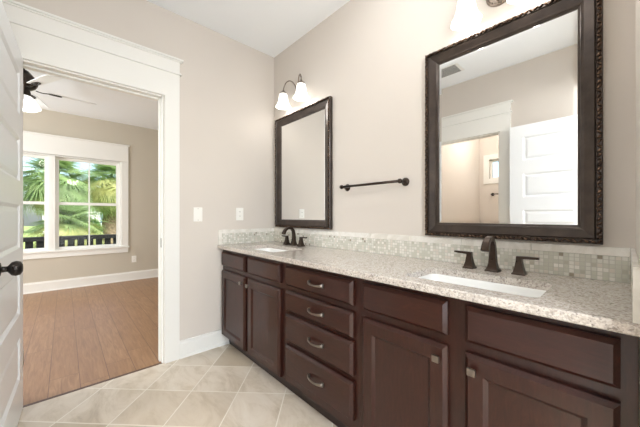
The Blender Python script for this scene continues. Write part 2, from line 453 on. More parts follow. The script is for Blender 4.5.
# door casings
def casing(name, fn, a, b, top, w=.104, lift=0.0, mirror=False):
    """a, b: inner opening edges in u; fn(u, v, depth)"""
    m = MB(); t = .019
    def bb(u0, u1, v0, v1, d):
        m.prism([(u0, v0), (u1, v0), (u1, v1), (u0, v1)], fn, .0003, d)
    bb(a - w, a, 0, top, t); bb(b, b + w, 0, top, t)
    bb(a - w, b + w, top, top + .183, t + .001)
    bb(a - w - .010, b + w + .010, top + .183, top + .196, t + .012)       # bead
    bb(a - w, b + w, top + .196, top + .281, t + .003)
    bb(a - w - .010, b + w + .010, top + .281, top + .289, t + .012)
    bb(a - w - .022, b + w + .022, top + .289, top + .302, t + .024)         # cap
    return m.link(name, 'trim', kind=S_)
casing('trim_2', lambda u, v, d: Vector((d, u, v)), DL + .006, DR - .006 + .010, DT - .006)
casing('trim_3', lambda u, v, d: Vector((-.12 - d, u, v)), DL, DR, DT)
casing('trim_4', lambda u, v, d: Vector((u, -1.95 + d, v)), OL, OR_, 2.03, .098)
# jambs with stops
def jamb(name, pts):
    m = MB()
    for a, b in pts: m.box(a, b, .001)
    return m.link(name, 'trim', kind=S_)
jamb('trim_5', [((-.1195, DR - .010, 0), (.0, DR - .0005, DT)), ((-.1195, DL + .0005, 0), (0, DL + .016, DT)), ((-.1195, DL + .016, DT - .016), (0, DR - .016, DT - .0005)),
                ((-.085, DR - .018, 0), (-.045, DR - .010, DT - .016)), ((-.085, DL + .016, 0), (-.045, DL + .028, DT - .016)), ((-.085, DL + .028, DT - .028), (-.045, DR - .028, DT - .016))])
bx('strike_plate', (-.035, DR - .0125, .88), (-.012, DR - .0105, .95), 'steel', kind=S_)
jamb('trim_6', [((OR_ - .016, -2.0495, 0), (OR_ - .0005, -1.9505, 2.034)), ((OL + .0005, -2.0495, 0), (OL + .016, -1.9505, 2.034)), ((OL + .016, -2.0495, 2.02), (OR_ - .016, -1.9505, 2.034))])

# ---- bedroom window (double unit)
def window_case():
    x = WX
    m = MB()
    for y0, y1 in ((WR - .002, WR + .098), (WL - .098, WL + .002)):
        m.box((x + .0003, y0, WB - .005), (x + .02, y1, WT), .002)
    m.box((x + .0003, WL - .098, WT - .0), (x + .021, WR + .098, WT + .27), .002)
    m.box((x + .0003, WL - .115, WT + .27), (x + .04, WR + .115, WT + .292), .004)
    m.box((x + .0003, WL - .10, WT + .0), (x + .028, WR + .10, WT + .012), .003)
    win = m.link('window_1', 'trim', kind=S_)
    m = MB(); m.box((x - .06, WL - .11, WB - .022), (x + .045, WR + .11, WB + .002), .004)
    m.link('stool', 'trim', win)
    MB().box((x + .0003, WL - .095, WB - .105), (x + .018, WR + .095, WB - .022), .002).link('apron', 'trim', win)
    m = MB()
    for a, b in (((x - .118, WR - .022, WB), (x - .001, WR - .0005, WT)), ((x - .118, WL + .0005, WB), (x - .001, WL + .022, WT)), ((x - .118, WL + .022, WT - .022), (x - .001, WR - .022, WT - .0005)),
                 ((x - .118, -1.728, WB), (x + .012, -1.652, WT - .022))):
        m.box(a, b, .001)
    m.link('window_jamb', 'trim', win)
    for (a, b) in ((-1.652, WR - .022), (WL + .022, -1.728)):
        mid = 1.313
        for nm, z0, z1, dx in (('lower_sash', WB + .002, mid + .02, -.035), ('upper_sash', mid - .02, WT - .022, -.065)):
            m = MB(); s = .042; d = .028; X0 = x + dx - d; X1 = x + dx
            m.box((X0, a, z0), (X1, a + s, z1), .002); m.box((X0, b - s, z0), (X1, b, z1), .002)
            m.box((X0, a + s, z0), (X1, b - s, z0 + s + (.0 if nm[0] == 'l' else 0)), .002); m.box((X0, a + s, z1 - s), (X1, b - s, z1), .002)
            sa = m.link(nm, 'trim', win)
            c = (a + b) / 2
            MB().box((X0 + .004, c - .009, z0 + s), (X1 - .002, c + .009, z1 - s), .002).link('muntin', 'trim', sa)
            MB().box((X0 + .012, a + s - .004, z0 + s - .004), (X0 + .016, b - s + .004, z1 - s + .004)).link('pane', 'glass', sa)
window_case()
# shower room window
def small_window(name, x0, x1, z0, z1, y, w=.085):
    m = MB()
    for a, b in (((x0 - w, y + .0003, z0 - w), (x0, y + .02, z1 + w)), ((x1, y + .0003, z0 - w), (x1 + w, y + .02, z1 + w)), ((x0, y + .0003, z1), (x1, y + .02, z1 + w)), ((x0, y + .0003, z0 - w), (x1, y + .02, z0))):
        m.box(a, b, .002)
    win = m.link(name, 'trim', kind=S_)
    m = MB(); s = .03
    for a, b in (((x0, y - .10, z0), (x0 + s, y - .06, z1)), ((x1 - s, y - .10, z0), (x1, y - .06, z1)), ((x0 + s, y - .10, z0), (x1 - s, y - .06, z0 + s)), ((x0 + s, y - .10, z1 - s), (x1 - s, y - .06, z1))):
        m.box(a, b, .001)
    m.link('sash', 'trim', win)
    MB().box((x0 + s - .002, y - .082, z0 + s - .002), (x1 - s + .002, y - .078, z1 - s + .002)).link('pane', 'glass', win)
small_window('window_2', SW[0], SW[1], SW[2], SW[3], -3.9)
# hall window: unseen, added with its area lamp to light the rooms
def hall_window():
    x = 3.6; y0, y1, z0, z1 = HW; w = .09
    m = MB()
    for a, b in (((x - .02, y0 - w, z0 - w), (x - .0003, y0, z1 + w)), ((x - .02, y1, z0 - w), (x - .0003, y1 + w, z1 + w)), ((x - .02, y0, z1), (x - .0003, y1, z1 + w)), ((x - .02, y0, z0 - w), (x - .0003, y1, z0))):
        m.box(a, b, .002)
    win = m.link('window_3', 'trim', kind=S_)
    m = MB(); s = .045; c = (y0 + y1) / 2
    for a, b in (((x + .04, y0, z0), (x + .08, y0 + s, z1)), ((x + .04, y1 - s, z0), (x + .08, y1, z1)), ((x + .04, c - s / 2, z0), (x + .08, c + s / 2, z1)), ((x + .04, y0, z0), (x + .08, y1, z0 + s)), ((x + .04, y0, z1 - s), (x + .08, y1, z1)), ((x + .04, y0, 1.43), (x + .08, y1, 1.47))):
        m.box(a, b)
    m.link('sash', 'trim', win)
    MB().box((x + .058, y0 + s - .002, z0 + s - .002), (x + .062, y1 - s + .002, z1 - s + .002)).link('pane', 'glass', win)
hall_window()

# ---- doors: five horizontal recessed panels, black knobs
def knob(parent, base, n, nm='door_knob', mat='blackmetal'):
    base = Vector(base); n = Vector(n).normalized()
    prof = [(.0, .0), (.033, .0), (.033, .006), (.026, .011), (.012, .014), (.011, .030), (.016, .034), (.027, .042), (.0305, .054), (.027, .066), (.015, .073), (0.0, .0745)]
    q = Vector((0, 0, 1)).rotation_difference(n)
    m = MB(); m.lathe(prof, (0, 0, 0))
    for v in m.bm.verts: v.co = base + q @ v.co
    bmesh.ops.remove_doubles(m.bm, verts=m.bm.verts[:], dist=1e-6)
    return m.link(nm, mat, parent)
def door_leaf(name, hinge, direction, width, normal, knob_u):
    hinge = Vector(hinge); d = Vector(direction).normalized(); nn = Vector(normal).normalized()
    fn = lambda u, v, w: hinge + d * u - nn * w + Vector((0, 0, v))
    rects = [(.112, width - .112, c - .118, c + .118) for c in (1.793, 1.428, 1.063, .698, .333)]
    fields = []
    def newp():
        q = MB(); fields.append(q); return q
    m = slab(0, width, .012, 2.03, .035, rects, .010, .016, fn, 0.0, True, newp, .006)
    leaf = m.link(name, 'door', kind=S_)
    for k_ in range(5):                                       # front and back faces of one panel are one mesh
        a, b = fields[k_], fields[k_ + 5]
        t = bpy.data.meshes.new('t'); b.bm.to_mesh(t); b.bm.free(); a.bm.from_mesh(t); bpy.data.meshes.remove(t)
        bmesh.ops.remove_doubles(a.bm, verts=a.bm.verts[:], dist=1e-5)
        a.link('panel', 'door', leaf)
    knob(leaf, fn(knob_u, .907, 0), nn)
    knob(leaf, fn(knob_u, .907, .035), -nn)
    for z in (.25, 1.02, 1.80):
        q = MB(); c = fn(-.004, z, .004); q.tube([c, c + Vector((0, 0, .09))], .006, 10); q.link('hinge', 'steel', leaf)
    return leaf
a = R(1.8)
door_leaf('door_1', (.012, -1.727, 0), (math.cos(a), -math.sin(a), 0), .735, (math.sin(a), math.cos(a), 0), .69)
b_ = R(180)
door_leaf('door_2', (2.392, -1.862, 0), (-1, 0.0, 0), .826, (0, 1, 0), .766)

# ------------------------------------------------------------------ vanity cabinets
FY, DY = -.527, -.556            # face frame plane, door front plane
TOPZ = .84
def front(name, x0, x1, z0, z1, parent, rect=None, mat='woodx'):
    fn = lambda u, v, w: Vector((u, DY + w, v))
    if rect:
        P = MB()
        m = slab(x0, x1, z0, z1, .0285, [rect], .010, .013, fn, .0125, False, P)
        o = m.link(name, mat, parent); P.link('center_panel', mat, o, normals=False); return o
    return slab(x0, x1, z0, z1, .0285, [], 0, 0, fn, .0125).link(name, mat, parent)
def carcass(t, x0, x1, opens):
    """face frame with openings cut by rails and stiles; side panels, back and toe kick"""
    m = MB()
    fn = lambda u, v, w: Vector((u, FY + w, v))
    q = slab(x0, x1, .092, TOPZ, .018, opens, .017, .0005, fn)
    me = bpy.data.meshes.new('t'); q.bm.to_mesh(me); q.bm.free(); m.bm.from_mesh(me); bpy.data.meshes.remove(me)
    m.link('face_frame', 'wood', t)
    m = MB()
    m.box((x0, FY + .0185, .092), (x0 + .016, -.003, TOPZ)); m.box((x1 - .016, FY + .0185, .092), (x1, -.003, TOPZ))
    m.box((x0 + .016, FY + .0185, .092), (x1 - .016, -.003, .108)); m.box((x0 + .016, -.012, .108), (x1 - .016, -.003, TOPZ))
    m.link('body', 'wood', t)
    m = MB(); m.box((x0, -.478, .0), (x1, -.462, .092)); m.link('toe_kick', 'kick', t)
def square_knob(parent, x, z):
    m = MB()
    m.lathe([(.004, 0), (.004, .014)], (x, DY, z), 'y', 8)
    for v in m.bm.verts: v.co.y = 2 * DY - v.co.y
    y = DY - .014
    m.box((x - .013, y - .010, z - .0125), (x + .013, y, z + .0125), .003)
    return m.link('knob', 'nickel', parent)
def pull(parent, x, z):
    m = MB()
    pts = []; rad = []
    N = 12
    for i in range(N + 1):
        t = i / N; u = (t - .5) * .118
        bow = math.sin(math.pi * t)
        pts.append(Vector((x + u, DY - .010 - .018 * bow ** .8, z - .004 * bow)))
        w = .0045 + .006 * (abs(2 * t - 1) ** 2.2)
        rad.append((w, .0035))
    m.tube(pts, rad, 10, flat=(0, 0, 1))
    for s in (-1, 1):
        m.box((x + s * .055 - .0055, DY - .0125, z - .011), (x + s * .055 + .0055, DY + .0005, z + .011), .002)
    return m.link('handle', 'nickel', parent)

def sink_unit(x0, x1, cols, label):
    t = thing('sink_cabinet', ((x0 + x1) / 2, -.27, 0), label, 'cabinet', None)
    (a0, a1), (b0, b1) = cols
    op = []
    carcass(t, x0, x1, [(a0 + .012, a1 - .012, .112, .643), (b0 + .012, b1 - .012, .112, .643), (a0 + .012, a1 - .012, .707, .803), (b0 + .012, b1 - .012, .707, .803)])
    for (u0, u1), s in (((a0, a1), 1), ((b0, b1), -1)):
        front('false_drawer_front', u0, u1, .695, .816, t)
        d = front('cabinet_door', u0, u1, .100, .658, t, (u0 + .058, u1 - .058, .158, .600), 'wood')
        square_knob(d, (u1 - .029) if s > 0 else (u0 + .029), .612)
    return t
EPS = .0008
sink_unit(.002, .935 - EPS, ((.030, .443), (.490, .903)), 'dark espresso two-door sink cabinet in the far corner by the end wall')
sink_unit(1.540 + EPS, 2.398, ((1.566, 1.948), (2.008, 2.368)), 'dark espresso two-door sink cabinet nearest the camera at the right edge')
t = thing('drawer_cabinet', (1.2375, -.27, 0), 'dark espresso cabinet of four stacked drawers between the two sink cabinets', 'cabinet')
DZ = [(.696, .814), (.545, .664), (.362, .523), (.150, .334)]
carcass(t, .935, 1.540, [(.978, 1.496, a_ + .012, b_ - .012) for a_, b_ in DZ])
for a_, b_ in DZ:
    d = front('drawer', .966, 1.508, a_, b_, t)
    pull(d, 1.26, (a_ + b_) / 2 + .002)

# ---- countertop with two undermount cutouts
SINKS = [(.250, .742, -.490, -.218), (1.738, 2.198, -.490, -.218)]
def rrect(x0, x1, y0, y1, r, n=6):
    pts = []
    for cx, cy, a0 in ((x1 - r, y1 - r, 0), (x0 + r, y1 - r, 90), (x0 + r, y0 + r, 180), (x1 - r, y0 + r, 270)):
        for i in range(n + 1):
            a = R(a0 + 90 * i / n); pts.append((cx + r * math.cos(a), cy + r * math.sin(a)))
    return pts
def countertop():
    z0, z1 = TOPZ + .0005, .87
    bm = bmesh.new()
    def ring(pts, z):
        vs = [bm.verts.new((x, y, z)) for x, y in pts]
        return vs, [bm.edges.new((vs[i], vs[(i + 1) % len(vs)])) for i in range(len(vs))]
    out_ = [(.001, -.575), (2.399, -.575), (2.399, -.001), (.001, -.001)]
    inset = [(.001, -.571), (2.399, -.571), (2.399, -.001), (.001, -.001)]
    holes = [rrect(*s, .03) for s in SINKS]
    tops = []; bots = []
    for z, o_ in ((z1, inset), (z0, inset)):
        es = []; rs = []
        for p in [o_] + holes:
            v, e = ring(p, z); es += e; rs.append(v)
        bmesh.ops.triangle_fill(bm, use_beauty=True, use_dissolve=False, edges=es)
        (tops if z == z1 else bots).extend(rs)
    # outer side with eased edge
    m1 = [bm.verts.new((x, y, z1 - .004)) for x, y in out_]; m2 = [bm.verts.new((x, y, z0 + .004)) for x, y in out_]
    for A, B in ((tops[0], m1), (m1, m2), (m2, bots[0])):
        for i in range(4): bm.faces.new((A[i], A[(i + 1) % 4], B[(i + 1) % 4], B[i]))
    for A, B in zip(tops[1:], bots[1:]):
        for i in range(len(A)): bm.faces.new((A[i], A[(i + 1) % len(A)], B[(i + 1) % len(A)], B[i]))
    m = MB(); m.bm.free(); m.bm = bm
    o = m.link('countertop', 'granite')
    return tag(o, 'speckled beige granite countertop running over the whole vanity', 'countertop')
countertop()
def sink(i, s, label):
    x0, x1, y0, y1 = s; t = thing('sink', ((x0 + x1) / 2, (y0 + y1) / 2, .70), label, 'sink', None)
    m = MB(); z = TOPZ
    lay = [(-.012, z - .012, .045), (-.012, z - .0005, .045), (.004, z - .0005, .03), (.004, z - .01, .03), (.010, z - .05, .04), (.024, z - .115, .06), (.06, z - .135, .07), (.112, z - .138, .02)]
    rings = []
    for ins, zz, r in lay:
        rings.append([(x, y, zz) for x, y in rrect(x0 + ins, x1 - ins, y0 + ins, y1 - ins, max(.004, min(r, (y1 - y0) / 2 - ins - .002)))])
    for r in rings[::1]: pass
    back = [[(x, y, zz - .012) for x, y, zz in r] for r in rings[::-1][:-2]]
    m.loops(rings, cap=False); m.bm.faces.new([m.bm.verts.new(p) for p in rings[-1]])
    bmesh.ops.remove_doubles(m.bm, verts=m.bm.verts[:], dist=1e-6)
    m.link('basin', 'porcelain', t)
    m = MB(); c = ((x0 + x1) / 2, (y0 + y1) / 2, z - .1375); m.lathe([(0, .0025), (.016, .003), (.022, .002), (.023, 0)], c); m.link('drain', 'bronze', t)
    return t
sink(0, SINKS[0], 'white rectangular undermount sink at the far end by the end wall')
sink(1, SINKS[1], 'white rectangular undermount sink below the large near mirror')

# ---- faucets
def faucet(x, label):
    y = -.110; z = .87
    t = thing('faucet', (x, y, z), label, 'faucet', None)
    def sq(m, cx, cy, lv):
        m.loops([[(cx + sx * r, cy + sy * r * f, z + h) for sx, sy in ((-1, -1), (1, -1), (1, 1), (-1, 1))] for r, f, h in lv], smooth=False)
    m = MB()
    sq(m, x, y, [(.027, 1, 0), (.027, 1, .005), (.023, 1, .009), (.019, 1, .018), (.0165, 1, .035)])
    pts = []; rad = []
    path = [(0, .03), (-.001, .07), (-.001, .105), (.004, .13), (-.012, .148), (-.036, .156), (-.062, .152), (-.084, .138), (-.098, .120), (-.104, .104)]
    path = [(0, .03), (.001, .065), (.000, .098), (-.006, .124), (-.022, .143), (-.044, .151), (-.068, .147), (-.088, .133), (-.100, .114), (-.105, .098)]
    rr = [(.0165, .0165), (.0145, .0145), (.013, .013), (.0125, .012), (.012, .011), (.0125, .0105), (.0135, .0105), (.0145, .0105), (.016, .011), (.017, .0115)]
    for (dy, dz), r in zip(path, rr):
        pts.append((x, y + dy, z + dz)); rad.append((r[0] * 1.35, r[1] * 1.35))
    m.tube(pts, rad, 4, flat=(1, 0, 0))
    bmesh.ops.bevel(m.bm, geom=[e for e in m.bm.edges if e.calc_length() > .012], offset=.0016, segments=1, affect='EDGES')
    m.link('spout', 'bronze', t)
    for s in (-1, 1):
        hx = x + s * .100
        m = MB(); sq(m, hx, y, [(.024, 1, 0), (.024, 1, .005), (.020, 1, .010), (.015, 1, .030), (.011, 1, .058), (.0105, 1, .072), (.0085, 1, .076)])
        h = m.link('handle_base', 'bronze', t)
        m = MB()
        N = 6
        rings = []
        for i in range(N + 1):
            q = i / N; ux = hx + s * (-.010 + .078 * q); zz = z + .070 + .008 * (1 - (1 - q) ** 2) * .4 + .001
            hw = .0105 - .002 * q; hh = .0055 - .002 * q + .001
            rings.append([(ux, y - hw, zz - hh), (ux, y + hw, zz - hh), (ux, y + hw, zz + hh), (ux, y - hw, zz + hh)])
        m.loops(rings, smooth=False); m.link('lever', 'bronze', h)
    return t
faucet(.470, 'dark bronze arched faucet with two levers behind the far sink')
faucet(1.968, 'dark bronze arched faucet with two levers behind the near sink')

# ---- backsplash: mosaic with a cap row of long white tiles
def splash(label, a, b, along, front_strip=None):
    """a, b: corners (x, y) of the mosaic footprint"""
    x0, x1 = sorted((a[0], b[0])); y0, y1 = sorted((a[1], b[1]))
    t = thing('backsplash', ((x0 + x1) / 2, (y0 + y1) / 2, .8705), label, 'backsplash')
    MB().box((x0, y0, .8705), (x1, y1, .9665)).link('mosaic_tile', 'mosaic', t)
    n = max(1, round(((x1 - x0) if along == 'x' else (y1 - y0)) / .285))
    for i in range(n):
        if along == 'x': p, q = x0 + (x1 - x0) * i / n, x0 + (x1 - x0) * (i + 1) / n; bb = ((p + .0008, y0 - .001, .9675), (q - .0008, y1, 1.001))
        else: p, q = y0 + (y1 - y0) * i / n, y0 + (y1 - y0) * (i + 1) / n; bb = ((x0 - (.001 if x0 > 1 else 0), p + .0008, .9675), (x1 + (.001 if x0 < 1 else 0), q - .0008, 1.001))
        MB().box(*bb, .0015).link('cap_tile', 'captile', t)
    if front_strip: MB().box(*front_strip, .0015).link('edge_tile', 'captile', t)
    return t
splash('long pale mosaic backsplash with white cap tiles below both mirrors', (.0105, -.0105), (2.3875, -.0005), 'x')
splash('short mosaic side splash with white edge on the end wall beside the far sink', (.0005, -.540), (.0105, -.0005), 'y', ((.0005, -.571, .8705), (.0115, -.5405, 1.001)))
splash('short side splash on the right wall at the near end of the countertop', (2.3885, -.540), (2.3995, -.0005), 'y', ((2.3875, -.571, .8705), (2.3995, -.5405, 1.001)))

# ------------------------------------------------------------------ mirrors
def mirror(x0, x1, z0, z1, label):
    t = thing('framed_mirror', ((x0 + x1) / 2, -.02, z0), label, 'mirror')
    prof = [(.0, .002), (.0, .028), (.003, .032), (.017, .032), (.019, .028), (.024, .031), (.036, .027), (.054, .021), (.063, .020), (.066, .016), (.072, .015), (.074, .009), (.074, .002)]
    def loop(i, y): return [(x0 + i, -y, z0 + i), (x1 - i, -y, z0 + i), (x1 - i, -y, z1 - i), (x0 + i, -y, z1 - i)]
    m = MB(); rings = [loop(i, y) for i, y in prof]
    m.loops(rings, cap=False, smooth=False); m.link('frame', 'frame', t)
    m = MB()          # carved leaf-and-bead edge
    def bead(c, ax, ang, r):
        q = Matrix.Rotation(ang, 3, 'Y')
        t_ = bmesh.new(); bmesh.ops.create_icosphere(t_, subdivisions=1, radius=1)
        for v in t_.verts: v.co = Vector(c) + q @ Vector((v.co.x * r * 1.5, v.co.y * .0075, v.co.z * r * .68))
        for f in t_.faces: f.smooth = True
        m.merge(t_)
    st = .0175; e = .0098
    nx = int((x1 - x0 - .02) / st); nz = int((z1 - z0 - .02) / st)
    for i in range(nx + 1):
        x = x0 + .01 + i * (x1 - x0 - .02) / nx
        for z, s in ((z0 + e, 1), (z1 - e, -1)): bead((x, -.034, z), 0, s * R(38 if i % 3 else -50), .0088 if i % 3 else .0074)
    for i in range(1, nz):
        z = z0 + .01 + i * (z1 - z0 - .02) / nz
        for x, s in ((x0 + e, 1), (x1 - e, -1)): bead((x, -.034, z), 1, s * R(52 if i % 3 else -40), .0088 if i % 3 else .0074)
    m.link('carved_edge', 'orn', t)
    # bevelled glass
    i = .071; j = .086; y = .0095; yj = .0105
    m = MB()
    def L(i, y): return [(x0 + i, -y, z0 + i), (x1 - i, -y, z0 + i), (x1 - i, -y, z1 - i), (x0 + i, -y, z1 - i)]
    m.loops([L(i, y), L(j, yj)], cap=False, smooth=False)
    m.bm.faces.new([m.bm.verts.new(p) for p in L(j, yj)])
    m.link('glass', 'mirror', t)
mirror(.066, .828, 1.014, 2.052, 'dark framed mirror over the far sink, the smaller-looking one by the corner')
mirror(1.602, 2.317, 1.010, 2.034, 'large near dark framed mirror reflecting a white doorway and door')

# ------------------------------------------------------------------ vanity lights
def vanity_light(cx, zc, label, power):
    t = thing('vanity_light', (cx, 0, zc), label, 'wall lamp', None)
    m = MB(); m.lathe([(0, 0), (.060, 0), (.060, -.005), (.054, -.010), (.050, -.011), (.044, -.020), (.022, -.027), (.0, -.029)], (cx, -.0005, zc), 'y')
    bmesh.ops.remove_doubles(m.bm, verts=m.bm.verts[:], dist=1e-6)
    bp = m.link('back_plate', 'lampmetal', t)
    m = MB()
    for i in range(34):
        a = 2 * math.pi * i / 34
        m.sphere((cx + .051 * math.cos(a), -.0125, zc + .051 * math.sin(a)), .0042, (1, 1, 1), None, 6, 5)
    m.link('rope_ring', 'lampmetal', bp)
    for s in (-1, 1):
        sx, sy, st = cx + s * (.130 if cx < 1 else .122), -.088, zc + .008
        p0 = Vector((cx + s * .01, -.026, zc + .01)); p3 = Vector((sx, sy, st + .012))
        pts = []
        for i in range(19):
            q = i / 18
            c1 = p0 + Vector((s * .02, -.025, .130)); c2 = p3 + Vector((-s * .005, .003, .115))
            pts.append(p0 * (1 - q) ** 3 + c1 * 3 * q * (1 - q) ** 2 + c2 * 3 * q * q * (1 - q) + p3 * q ** 3)
        m = MB(); m.tube(pts, .0052, 10); arm = m.link('arm', 'lampmetal', t)
        m = MB(); m.lathe([(0, .026), (.008, .025), (.010, .018), (.016, .014), (.026, .006), (.031, -.004), (.031, -.012), (.026, -.014)], (sx, sy, st)); 
        m.link('fitter_cap', 'lampmetal', t)
        prof = [(.024, -.004), (.033, -.010), (.039, -.024), (.042, -.046), (.046, -.070), (.053, -.094), (.063, -.114), (.070, -.126)]
        m = MB()
        n = 36; rings = []
        for r, h in prof + [(r - .003, h + .001) for r, h in prof[::-1]]:
            k_ = max(0, (-h - .09) / .036)
            rings.append([(sx + r * (1 + .035 * k_ * math.cos(6 * th)) * math.cos(th), sy + r * (1 + .035 * k_ * math.cos(6 * th)) * math.sin(th), st + h) for th in [2 * math.pi * j / n for j in range(n)]])
        m.loops(rings, cap=False)
        sh = m.link('lamp_shade', 'shade', t)
        m = MB(); m.sphere((sx, sy, st - .068), .024, (1, 1, 1.25)); m.link('bulb', 'bulb', t)
        l = lamp('vanity_bulb_light', 'POINT', (sx, sy, st - .120), power, (1, .95, .89), .06)
    return t
vanity_light(.415, 2.222, 'lit two-shade vanity light above the far mirror', 1.2)
vanity_light(1.966, 2.194, 'lit two-shade vanity light above the near mirror, cut off by the picture top', 1.2)

# ------------------------------------------------------------------ towel bar
def towel_bar(label, x0, x1, y, z, n):
    t = thing('towel_bar', ((x0 + x1) / 2, y, z), label, 'towel rail', None)
    yb = y + n * .065
    m = MB(); m.tube([(x0 - .012, yb, z), (x1 + .012, yb, z)], .0085, 14); m.link('bar', 'bronze', t)
    for x in (x0, x1):
        m = MB(); prof = [(0, 0), (.026, 0), (.026, .005), (.020, .010), (.012, .016), (.0095, .030), (.010, .052), (.014, .058), (.015, .066), (.013, .074), (0, .077)]
        m.lathe([(r, n * h) for r, h in prof], (x, y + n * .0005, z), 'y'); bmesh.ops.remove_doubles(m.bm, verts=m.bm.verts[:], dist=1e-6)
        m.link('post', 'bronze', t)
towel_bar('dark bronze towel bar on the beige wall between the two mirrors', .985, 1.462, 0, 1.330, -1)
towel_bar('bronze towel bar under the small window, seen in the near mirror', .83, 1.29, -3.9, 1.49, 1)

# ------------------------------------------------------------------ plates
def light_switch(y, z, label):
    t = thing('light_switch', (0, y, z), label, 'light switch')
    MB().box((.0005, y - .035, z - .058), (.0065, y + .035, z + .058), .002).link('plate', 'plate', t)
    MB().box((.0060, y - .0165, z - .033), (.0085, y + .0165, z + .033), .001).link('rocker', 'plate', t)
    for s in (-1, 1): MB().lathe([(0, .0072), (.003, .0070), (.003, .006)], (0, y, z + s * .047), 'x', 10).link('screw', 'steel', t)
light_switch(-.739, 1.133, 'white rocker light switch on the beige wall beside the doorway casing')
def outlet(x, y, z, label, gfi=False):
    t = thing('outlet', (x, y, z), label, 'electrical outlet')
    MB().box((x + .0005, y - .035, z - .057), (x + .0065, y + .035, z + .057), .002).link('plate', 'plate', t)
    for s in (-1, 1):
        m = MB(); m.box((x + .006, y - .017, z + s * .020 - .014), (x + .0085, y + .017, z + s * .020 + .014), .001); r = m.link('receptacle', 'plate', t)
        m = MB()
        for d in (-.006, .006): m.box((x + .0083, y + d - .001, z + s * .020 - .004), (x + .0088, y + d + .001, z + s * .020 + .006))
        m.link('slot', 'slot', r)
outlet(0, -.371, 1.138, 'white wall outlet above the end of the side splash by the corner')
outlet(WX, -.647, .366, 'white wall outlet low on the bedroom wall right of the window')
# ceiling register, seen in the near mirror
t = thing('ceiling_vent', (1.05, -1.56, H), 'white slotted ceiling vent seen in the near mirror', 'ceiling vent')
MB().box((.90, -1.66, H - .008), (1.20, -1.46, H - .0005), .002).link('vent_frame', 'trim', t)
m = MB()
for i in range(9): m.box((.93, -1.645 + i * .0205, H - .011), (1.17, -1.633 + i * .0205, H - .0075))
m.link('vent_slats', 'slat', t)

# fill lamps added out of frame to light bathroom, hall and shower room
for x, y, lb in ((1.55, -.50, 'flush round fill lamp added to the bathroom ceiling, above the picture top'), (3.0, -1.35, 'flush round fill lamp added to the hall ceiling behind the camera'), (1.35, -3.0, 'flush round fill lamp added to the shower room ceiling')):
    t = thing('fill_lamp', (x, y, H), lb, 'ceiling lamp')
    m = MB(); m.lathe([(0, 0), (.15, 0), (.15, -.03), (.14, -.035), (0, -.035)], (x, y, H - .0005)); m.link('base', 'nickel', t)
    m = MB(); m.lathe([(.13, -.036), (.12, -.06), (.07, -.08), (0, -.086)], (x, y, H)); m.link('diffuser', 'lens', t)

# ------------------------------------------------------------------ ceiling fan in the bedroom
def fan():
    cx, cy = -1.79, -1.86
    t = thing('ceiling_fan', (cx, cy, H), 'ceiling fan with pale blades and glass bowl light in the bedroom', 'ceiling fan')
    m = MB(); m.lathe([(0, 0), (.065, 0), (.062, -.03), (.035, -.055), (0.012, -.06)], (cx, cy, H - .0005)); m.link('canopy', 'fanmetal', t)
    m = MB(); m.tube([(cx, cy, H - .05), (cx, cy, 2.50)], .012); m.link('downrod', 'fanmetal', t)
    m = MB(); m.lathe([(.014, 2.62), (.04, 2.61), (.08, 2.56), (.105, 2.53), (.108, 2.48), (.09, 2.445), (.05, 2.415), (0, 2.415)], (cx, cy, 0)); m.link('motor_housing', 'fanmetal', t)
    m = MB(); m.lathe([(.05, 2.414), (.055, 2.38), (.06, 2.36), (.065, 2.345), (0, 2.345)], (cx, cy, 0)); m.link('light_kit', 'fanmetal', t)
    m = MB(); m.lathe([(.06, 2.352), (.085, 2.33), (.105, 2.29), (.135, 2.245), (.135, 2.237), (.10, 2.215), (0, 2.205)], (cx, cy, 0)); m.link('glass_bowl', 'fanshade', t)
    for i in range(5):
        a = R(25 + 72 * i); d = Vector((math.cos(a), math.sin(a), 0)); s = Vector((-math.sin(a), math.cos(a), 0)); c = Vector((cx, cy, 2.435))
        tl = R(11)
        sv = s * math.cos(tl) + Vector((0, 0, 1)) * math.sin(tl)
        m = MB()
        poly = [(.19, -.050), (.28, -.058), (.52, -.070), (.57, -.064), (.588, -.045), (.588, .045), (.57, .064), (.52, .070), (.28, .058), (.19, .050)]
        up = d.cross(sv)
        m.prism(poly, lambda u, v, w: c + d * u + sv * v + up * w, 0, .006)
        bl = m.link('blade', 'door', t)
        m = MB(); m.tube([c + d * .09 + Vector((0, 0, -.005)), c + d * .14 + Vector((0, 0, -.012)), c + d * .19 - up * .004], [(.012, .004)] * 3, 8, flat=s)
        for k_ in (-1, 1):
            pts = [c + d * (.19 + .05 * (1 - math.cos(R(q)))) + sv * (k_ * .028 * math.sin(R(q))) - up * .004 for q in range(0, 181, 20)]
            m.tube(pts, .006, 6)
        m.tube([c + d * .19 - up * .004, c + d * .27 - up * .004], .006, 6)
        m.link('blade_iron', 'fanmetal', t)
fan()

# ------------------------------------------------------------------ outside
GZ = -.45
m = MB(); m.box((-60, -50, GZ - .2), (-3.75, 40, GZ)); g_ = m.link('ground', 'grass', kind='structure')
# deck railing of wide black boards
t = thing('fence', (-5.3, -1.7, GZ), 'black wooden deck fence outside the bedroom window', 'fence')
MB().box((-5.36, -7, .63), (-5.26, 4, .715), .004).link('top_rail', 'fence', t)
for i in range(60):
    y = -6.0 + i * .15
    MB().box((-5.33, y, GZ), (-5.30, y + .108, .64)).link('board', 'fence', t)

